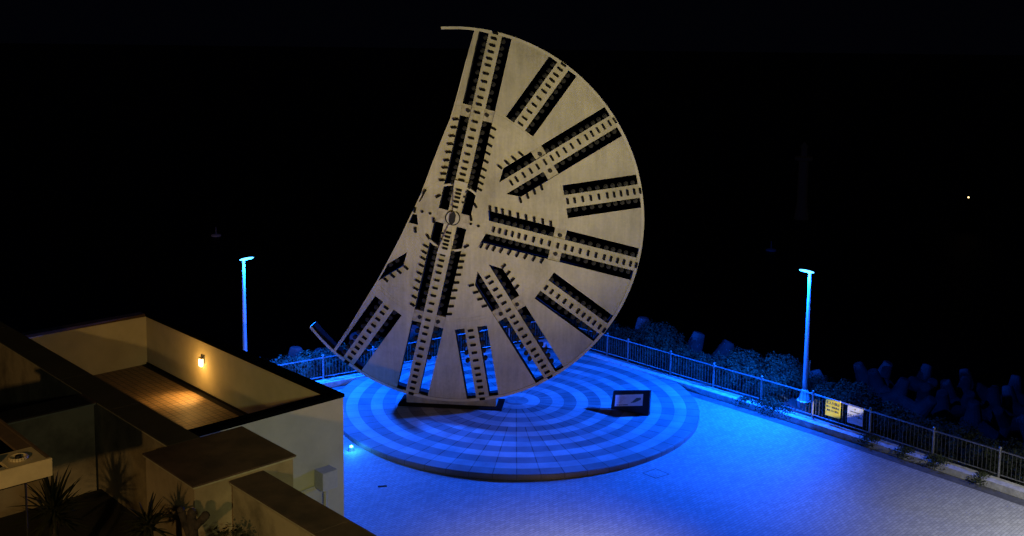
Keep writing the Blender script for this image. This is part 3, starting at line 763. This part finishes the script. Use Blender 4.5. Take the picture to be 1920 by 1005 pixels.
# ------------------------------------------------------------ tetrapods on the sea wall
def tetra(bm, s_=1.0):
    dirs = [Vector((0, 0, 1))]+[Vector((cos(a)*.943, sin(a)*.943, -.333)) for a in (0, 2*PI/3, 4*PI/3)]
    for d in dirs: tube(bm, d*0.05, d*1.15*s_, .46*s_, .27*s_, n=14); tube(bm, d*1.15*s_, d*1.2*s_, .27*s_, .22*s_, n=14)
    bmesh.ops.create_icosphere(bm, subdivisions=2, radius=.50*s_)
bm = bmesh.new(); tetra(bm); me_t = bpy.data.meshes.new('tetrapod'); bm.normal_update(); bm.to_mesh(me_t); bm.free(); me_t.materials.append(M_conc)
rnd = random.Random(11)
spots = []
def put_tet(a, b_, z, label, grp=True, s_=1.0):
    o = bpy.data.objects.new('tetrapod', me_t); COL.objects.link(o); o.location = AB(a, b_, z); o.scale = (s_,)*3
    o.rotation_euler = (rnd.uniform(-.5, .5), rnd.uniform(-.5, .5), rnd.uniform(0, 6.28))
    if rnd.random() < .3: o.rotation_euler[0] += PI*.6
    spots.append(Vector((a, b_))); tag(o, label, 'tetrapod', 'tetrapods on the sea wall')
NEAR = [(39.1, -31.6, 'dark concrete tetrapod tip just clear of the disc rim, first above the hedge'), (38.4, -29.9, 'second dark tetrapod right of the disc rim, above the corner shrub'),
        (38.9, -28.5, 'tall upright tetrapod tip standing alone above the hedge right of the disc'), (38.8, -27.0, 'low tetrapod tip between the two tall ones above the hedge'),
        (38.2, -25.4, 'broad blunt tetrapod tip above the middle of the hedge'), (38.0, -23.2, 'low rounded tetrapod behind the shrub left of the right lamp post'), (38.3, -21.4, 'dark tetrapod directly right of the right lamp post')]
for a, b_, lb in NEAR: put_tet(a, b_, -.62, lb)
FARP = [(49.6, -24.7), (48.5, -23.2), (50.4, -22.7), (52.8, -23.6), (51.6, -21.9), (48.7, -21.0), (50.3, -20.5), (53.3, -22.0), (56.2, -22.9), (55.3, -21.3), (51.9, -19.9), (54.0, -19.8), (49.4, -18.4), (51.9, -18.2), (57.8, -21.1), (50.6, -25.9), (46.6, -21.2), (56.0, -19.0), (49.9, -17.0), (47.4, -19.0), (52.4, -26.0), (54.3, -24.6), (53.6, -17.9), (47.7, -16.4), (51.6, -15.6)]
for k, (a, b_) in enumerate(FARP):
    if k == 12: lb = 'largest brightest dark-blue tetrapod near the right edge, beyond the hedge'
    elif k == 1: lb = 'bluish tetrapod tip, leftmost clear one of the far pile'
    elif k == 5: lb = 'bright upright tetrapod tip in the middle of the far pile'
    else: lb = 'dim rounded four-legged concrete block in the dark far pile at the right'
    put_tet(a, b_, -3.4-(a-48)*.16, lb, s_=.95)
for a, b_ in ((22.6, -38.4), (24.3, -38.9), (26.3, -38.6), (28.2, -39.2), (30.4, -38.6)):
    put_tet(a, b_, -.8, 'faint tetrapod behind the far left hedge between disc and terrace')

# ------------------------------------------------------------ terrace building
def bx(name, a0_, a1_, b0_, b1_, z0, z1, M, parent=None, bev=0.0):
    bm = bmesh.new(); box(bm, a0_, a1_, -b1_, -b0_, z0, z1, bev); return obj(name, bm, M, parent)
ter = empty('terrace_building', (0, 0, 0), 'cream walled building with a sunken tiled roof terrace and black coping, left foreground', 'building', TH)
A0, A1 = 10.30, 15.72; B0, B1 = -34.12, -22.72; ZT = 4.5; ZF = 2.75; CW = .34
def cb_(name, *a, M=None, bev=0): return bx(name, *a, M, ter, bev)
bx('front_wall', A0, A1, B1-.30, B1, -.2, ZT-.10, M_wallc, ter)
bx('side_wall', A1-.30, A1, B0, B1-.302, -.2, ZT-.10, M_wallc, ter)
bx('rear_wall', A0, A1-.302, B0, B0+.30, -.2, ZT-.10, M_wallc, ter)
bx('terrace_floor', A0, A1-.302, B0+.302, B1-.302, ZF-.3, ZF, M_tile, ter)
bx('gutter_or_shade', A1-.302-.20, A1-.303, B0+.32, B1-.32, ZF+.001, ZF+.012, M_dark, ter)
bx('inner_skirting', A1-.345, A1-.303, B0+.32, B1-.32, ZF+.013, ZF+.07, M_dark, ter)
# coping of three runs butted end to end
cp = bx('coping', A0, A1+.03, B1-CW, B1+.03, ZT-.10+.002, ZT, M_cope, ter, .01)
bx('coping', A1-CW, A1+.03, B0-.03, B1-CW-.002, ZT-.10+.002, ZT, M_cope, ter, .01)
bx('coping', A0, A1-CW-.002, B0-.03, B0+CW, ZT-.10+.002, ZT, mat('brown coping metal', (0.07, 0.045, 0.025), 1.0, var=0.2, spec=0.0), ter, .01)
# lamp on the terrace wall
wp = AB(A1-.302, -29.85, 3.72)
e = empty('wall_lamp', wp, 'small glowing warm wall lamp on the inner wall of the roof terrace', 'wall lamp', TH)
bm = bmesh.new(); box(bm, -.03, 0, -.11, .11, -.02, .25, .008); obj('back_plate', bm, M_grey, e)
bm = bmesh.new(); box(bm, -.13, -.03, -.09, .09, .15, .19, .01); obj('hood', bm, M_bridge, e)
bm = bmesh.new(); box(bm, -.125, -.035, -.085, .085, -.10, .145, .02); obj('glass', bm, M_bulb, e)
light('wall_lamp_glow', 'SPOT', wp-Q*.34+Vector((0, 0, -.10)), (1.0, .50, .12), 190, .05, AB(A1-1.05, -29.85, ZF), 96, 1.0)
light('wall_lamp_spill', 'POINT', wp-Q*.55+Vector((0, 0, -.1)), (1.0, .5, .12), 38, .08)
# junction box with conduit on the front wall
jx = AB(15.02, B1, 1.50)
e = empty('junction_box', jx, 'grey square junction box with a conduit on the cream front wall', 'junction box', TH)
bm = bmesh.new(); box(bm, -.23, .23, -.40, -.002, .68, 1.17, .008); obj('box_body', bm, M_grey, e)
bm = bmesh.new(); tube(bm, (.0, -.16, -1.2), (.0, -.16, .68), .05, n=12); tube(bm, (.11, -.10, -1.2), (.11, -.10, .68), .016, n=8); obj('conduit', bm, M_wallc, e)
bm = bmesh.new(); tube(bm, (-1.2, -.03, .66), (-.23, -.03, .72), .022, n=8); obj('cable', bm, M_grey, e)

# ------------------------------------------------------------ foreground walls
def wall(name, a0_, a1_, b0_, b1_, z1, label, z0=-.2, lip='a0', top=M_cope2, Mw=M_wallo, lipm=M_lip):
    e = empty(name, (0, 0, 0), label, 'wall', TH)
    bx('wall_body', a0_+.05, a1_-.05, b0_+.05, b1_-.05, z0, z1-.07, Mw, e)
    bx('lip', a0_+.015, a1_-.015, b0_+.015, b1_-.015, z1-.069, z1-.035, lipm, e)
    if b1_-b0_ > 4:
        n_ = max(1, round((b1_-b0_)/2.7)); st_ = (b1_-b0_)/n_
        for k in range(n_): bx('wall_cap', a0_, a1_, b0_+k*st_+.006, b0_+(k+1)*st_-.006, z1-.034, z1, top, e, .006)
    else: bx('wall_cap', a0_, a1_, b0_, b1_, z1-.034, z1, top, e, .006)
    return e
M_top1 = mat('dark wall top', (0.030, 0.028, 0.020), 0.85, scale=1.0, col2=(0.018, 0.017, 0.013), bump=0.2)
wall('parapet_wall', 9.43, 10.14, -48, -19.82, 5.6, 'long dark-topped parapet wall running diagonally beside the roof terrace', top=M_top1)
wall('parapet_wall', 0.5, 9.425, -24.1, -23.35, 5.6, 'stained planter wall meeting the long dark parapet near the left edge')
wall('pier', 8.87, 11.10, -19.815, -17.68, 5.6, 'broad square pier with dark brown top in front of the terrace wall', Mw=M_pier)
wall('parapet_wall', 9.60, 10.345, -17.675, -6, 5.5, 'brown-topped low wall running from the pier to the bottom edge of the picture')
bx('planter_soil', 0.5, 9.48, -23.4, -6, 3.0, 3.5, M_soil, None).rotation_euler = (0, 0, TH)
tag(bpy.data.objects['planter_soil'], 'dark soil of the planter between the foreground walls', 'planter soil')
bpy.data.objects['planter_soil']['kind'] = 'structure'; del bpy.data.objects['planter_soil']['category']; del bpy.data.objects['planter_soil']['label']; bpy.data.objects['planter_soil'].name = 'soil'

# ------------------------------------------------------------ metal roof ledge with folded louvre, lower left
led = empty('roof_ledge', (0, 0, 0), 'yellowish metal roof ledge with a hinged louvre fitting at the left edge', 'roof ledge', TH)
a1_ = 6.22; bF = -17.30
bx('fascia', 0, a1_, bF-.06, bF, 6.70, 7.0, M_canopy, led, .006)
bx('side_fascia', a1_-.06, a1_, -22.2, bF-.062, 6.70, 7.0, mat('brown fascia', (.12, .08, .05), .8, var=.2), led, .006)
bx('ledge_floor', 0, a1_-.062, -22.2, bF-.062, 6.66, 6.72, M_cope, led)
bx('corner_plate', 5.55, a1_-.062, bF-.75, bF-.062, 6.93, 6.99, M_canopy, led, .01)
bx('side_cap', a1_-.30, a1_-.062, -22.2, bF-.76, 6.94, 6.985, mat('brown cap', (.13, .085, .05), .8, var=.2), led)
lv = bx('louvre_frame', 2, 5.54, bF-.22, bF-.07, 6.93, 6.975, M_grey, led, .006)
bx('louvre_frame', 2, 5.40, bF-.78, bF-.62, 6.93, 6.975, M_canopy, led, .006)
bm = bmesh.new()
for k in range(42):
    x = 2.05+k*.08; box(bm, x, x+.045, -(bF-.23), -(bF-.61), 6.90, 6.945)
obj('louvre_slats', bm, M_roller, led)
bm = bmesh.new()
tube(bm, (4.0, -(bF-.95), 6.98), (5.5, -(bF-.36), 7.06), .05, n=10); obj('arm', bm, M_canopy, led)
bm = bmesh.new(); n_ = 20
for i in range(n_):
    a = 2*PI*i/n_; b2 = 2*PI*(i+1)/n_; c_ = (5.80, -(bF-.33), 7.02)
    tube(bm, (c_[0]+.13*cos(a), c_[1]+.13*sin(a), c_[2]), (c_[0]+.13*cos(b2), c_[1]+.13*sin(b2), c_[2]), .03, n=6, cap=False)
obj('ring_fitting', bm, M_canopy, led)
bm = bmesh.new(); tube(bm, (5.80, -(bF-.33), 6.98), (5.80, -(bF-.33), 7.06), .05, n=10); obj('bolt', bm, M_roller, led)
bm = bmesh.new(); tube(bm, (5.95, -(bF-.5), 3.5), (5.95, -(bF-.5), 6.66), .018, n=8); obj('stay', bm, M_roller, led)

# ------------------------------------------------------------ plants of the planter
def spiky(loc, zc, n_, L, label, seed, trunk=True):
    rs = random.Random(seed); e = empty('yucca', (loc[0], loc[1], 3.5), label, 'yucca')
    h = zc-3.5; bm = bmesh.new()
    for k in range(n_):
        az = rs.uniform(0, 2*PI); el = rs.uniform(-.35, 1.45); l = L*rs.uniform(.75, 1.1); w_ = .035*rs.uniform(.8, 1.2)
        d = Vector((cos(az)*cos(el), sin(az)*cos(el), sin(el))); side = Vector((-sin(az), cos(az), 0)); nseg = 5; prev = None; p_ = Vector((0, 0, h+rs.uniform(-.15, .1)))+d*.04
        for i in range(nseg+1):
            t = i/nseg; ww = w_*(1-t**2.2)+.001; up = side.cross(d).normalized()
            cur = [bm.verts.new(p_-side*ww), bm.verts.new(p_-up*ww*.35), bm.verts.new(p_+side*ww)]
            if prev: bm.faces.new((prev[0], prev[1], cur[1], cur[0])); bm.faces.new((prev[1], prev[2], cur[2], cur[1]))
            prev = cur; p_ = p_+d*l/nseg; d = (d+Vector((0, 0, -.07))).normalized()
    obj('leaves', bm, M_leafd, e)
    bm = bmesh.new(); tube(bm, (0, 0, -.1), (0.02, 0, h*.5), .11, .09, n=10); tube(bm, (0.02, 0, h*.5), (0, 0, h+.05), .09, .08, n=10); obj('trunk', bm, M_bark, e)
v = AB(7.0, -19.55); spiky(v, 5.05, 110, .80, 'spiky yucca in the dark planter under the roof ledge', 5)
v = AB(7.75, -17.15); spiky(v, 5.42, 70, .50, 'spiky yucca beside the pruned tree stump', 9)
v = AB(8.4, -16.98)
e = empty('pruned_tree', (v.x+.1, v.y, 3.06), 'dark pruned tree trunk with stubby forked branches before the lit wall', 'tree')
bm = bmesh.new()
sk = [((0, 0, -.1), (0, 0, 1.9), .13, .105), ((0, 0, 1.85), (-.03, 0, 2.32), .10, .085), ((-.03, 0, 2.3), (-.02, 0, 2.43), .085, .075), ((0, 0, 1.85), (-.13, 0, 2.2), .08, .07), ((-.13, 0, 2.18), (-.22, .02, 2.46), .07, .065), ((0, 0, 2.12), (.14, 0, 2.28), .075, .07), ((.13, 0, 2.26), (.22, 0, 2.37), .075, .08)]
for p0, p1, r0, r1_ in sk: tube(bm, p0, p1, r0, r1_, n=12)
for c_, r_ in (((-.22, .02, 2.46), .068), ((-.02, 0, 2.43), .078), ((.22, 0, 2.37), .082), ((0, 0, 1.88), .105), ((-.13, 0, 2.19), .072), ((.13, 0, 2.27), .076)): ball(bm, c_, r_, 2)
obj('trunk', bm, M_bark, e, smooth=True)
bm = bmesh.new(); c = Vector((0, 0, 0))
def pos_():
    d = Vector((random.gauss(0, 1), random.gauss(0, 1), random.gauss(0, 1))).normalized(); return d*random.uniform(.2, .5)*Vector((1, 1, .7)).length/1.6, d
leaves(bm, 500, pos_, .09)
tag(obj('small_bush', bm, M_leafd, None, AB(8.9, -16.5, 4.75)), 'dark leafy bush at the foot of the pruned tree, bottom edge', 'bush')

# ------------------------------------------------------------ far things on the sea
e = empty('beacon_tower', (32.3, 117, -6), 'faint slender beacon tower far out on the black sea', 'tower'); e.scale = (.43, .43, .43)
bm = bmesh.new(); lathe(bm, [(1.9, 0), (1.7, 1.5), (1.35, 4), (1.2, 15)], 16); obj('tower_shaft', bm, M_far, e)
bm = bmesh.new(); lathe(bm, [(1.2, 15), (2.3, 15.4), (2.3, 16.2), (1.1, 16.4)], 16); obj('gallery', bm, M_far, e)
bm = bmesh.new(); lathe(bm, [(.8, 16.4), (.8, 18.6), (1.1, 18.8), (.2, 20)], 12); obj('lantern', bm, M_far, e)
e = empty('light_buoy', (48.6, 112.0, -6), 'small lit buoy far off at the right, a single warm dot', 'buoy')
bm = bmesh.new(); lathe(bm, [(1.0, -.3), (1.2, .3), (.9, .8), (.25, 1.0), (.15, 3.2)], 12); obj('float', bm, M_dark, e)
bm = bmesh.new(); ball(bm, (0, 0, 3.4), .085, 2); obj('lamp', bm, M_ship, e)
def flo(x, y, label):
    e = empty('mooring_float', (x, y, -6), label, 'float')
    bm = bmesh.new(); lathe(bm, [(.25, -.2), (.5, -.05), (.5, .12), (.3, .2)], 14); obj('float_body', bm, M_panel, e)
    bm = bmesh.new(); tube(bm, (0, 0, .2), (0, 0, .9), .03, n=6); obj('float_mast', bm, M_panel, e)
flo(24.6, 99.0, 'small pale float on the sea left of the right lamp head')
flo(-29.0, 103.0, 'faint small float on the dark sea left of the left lamp head')

S.render.engine = 'CYCLES'
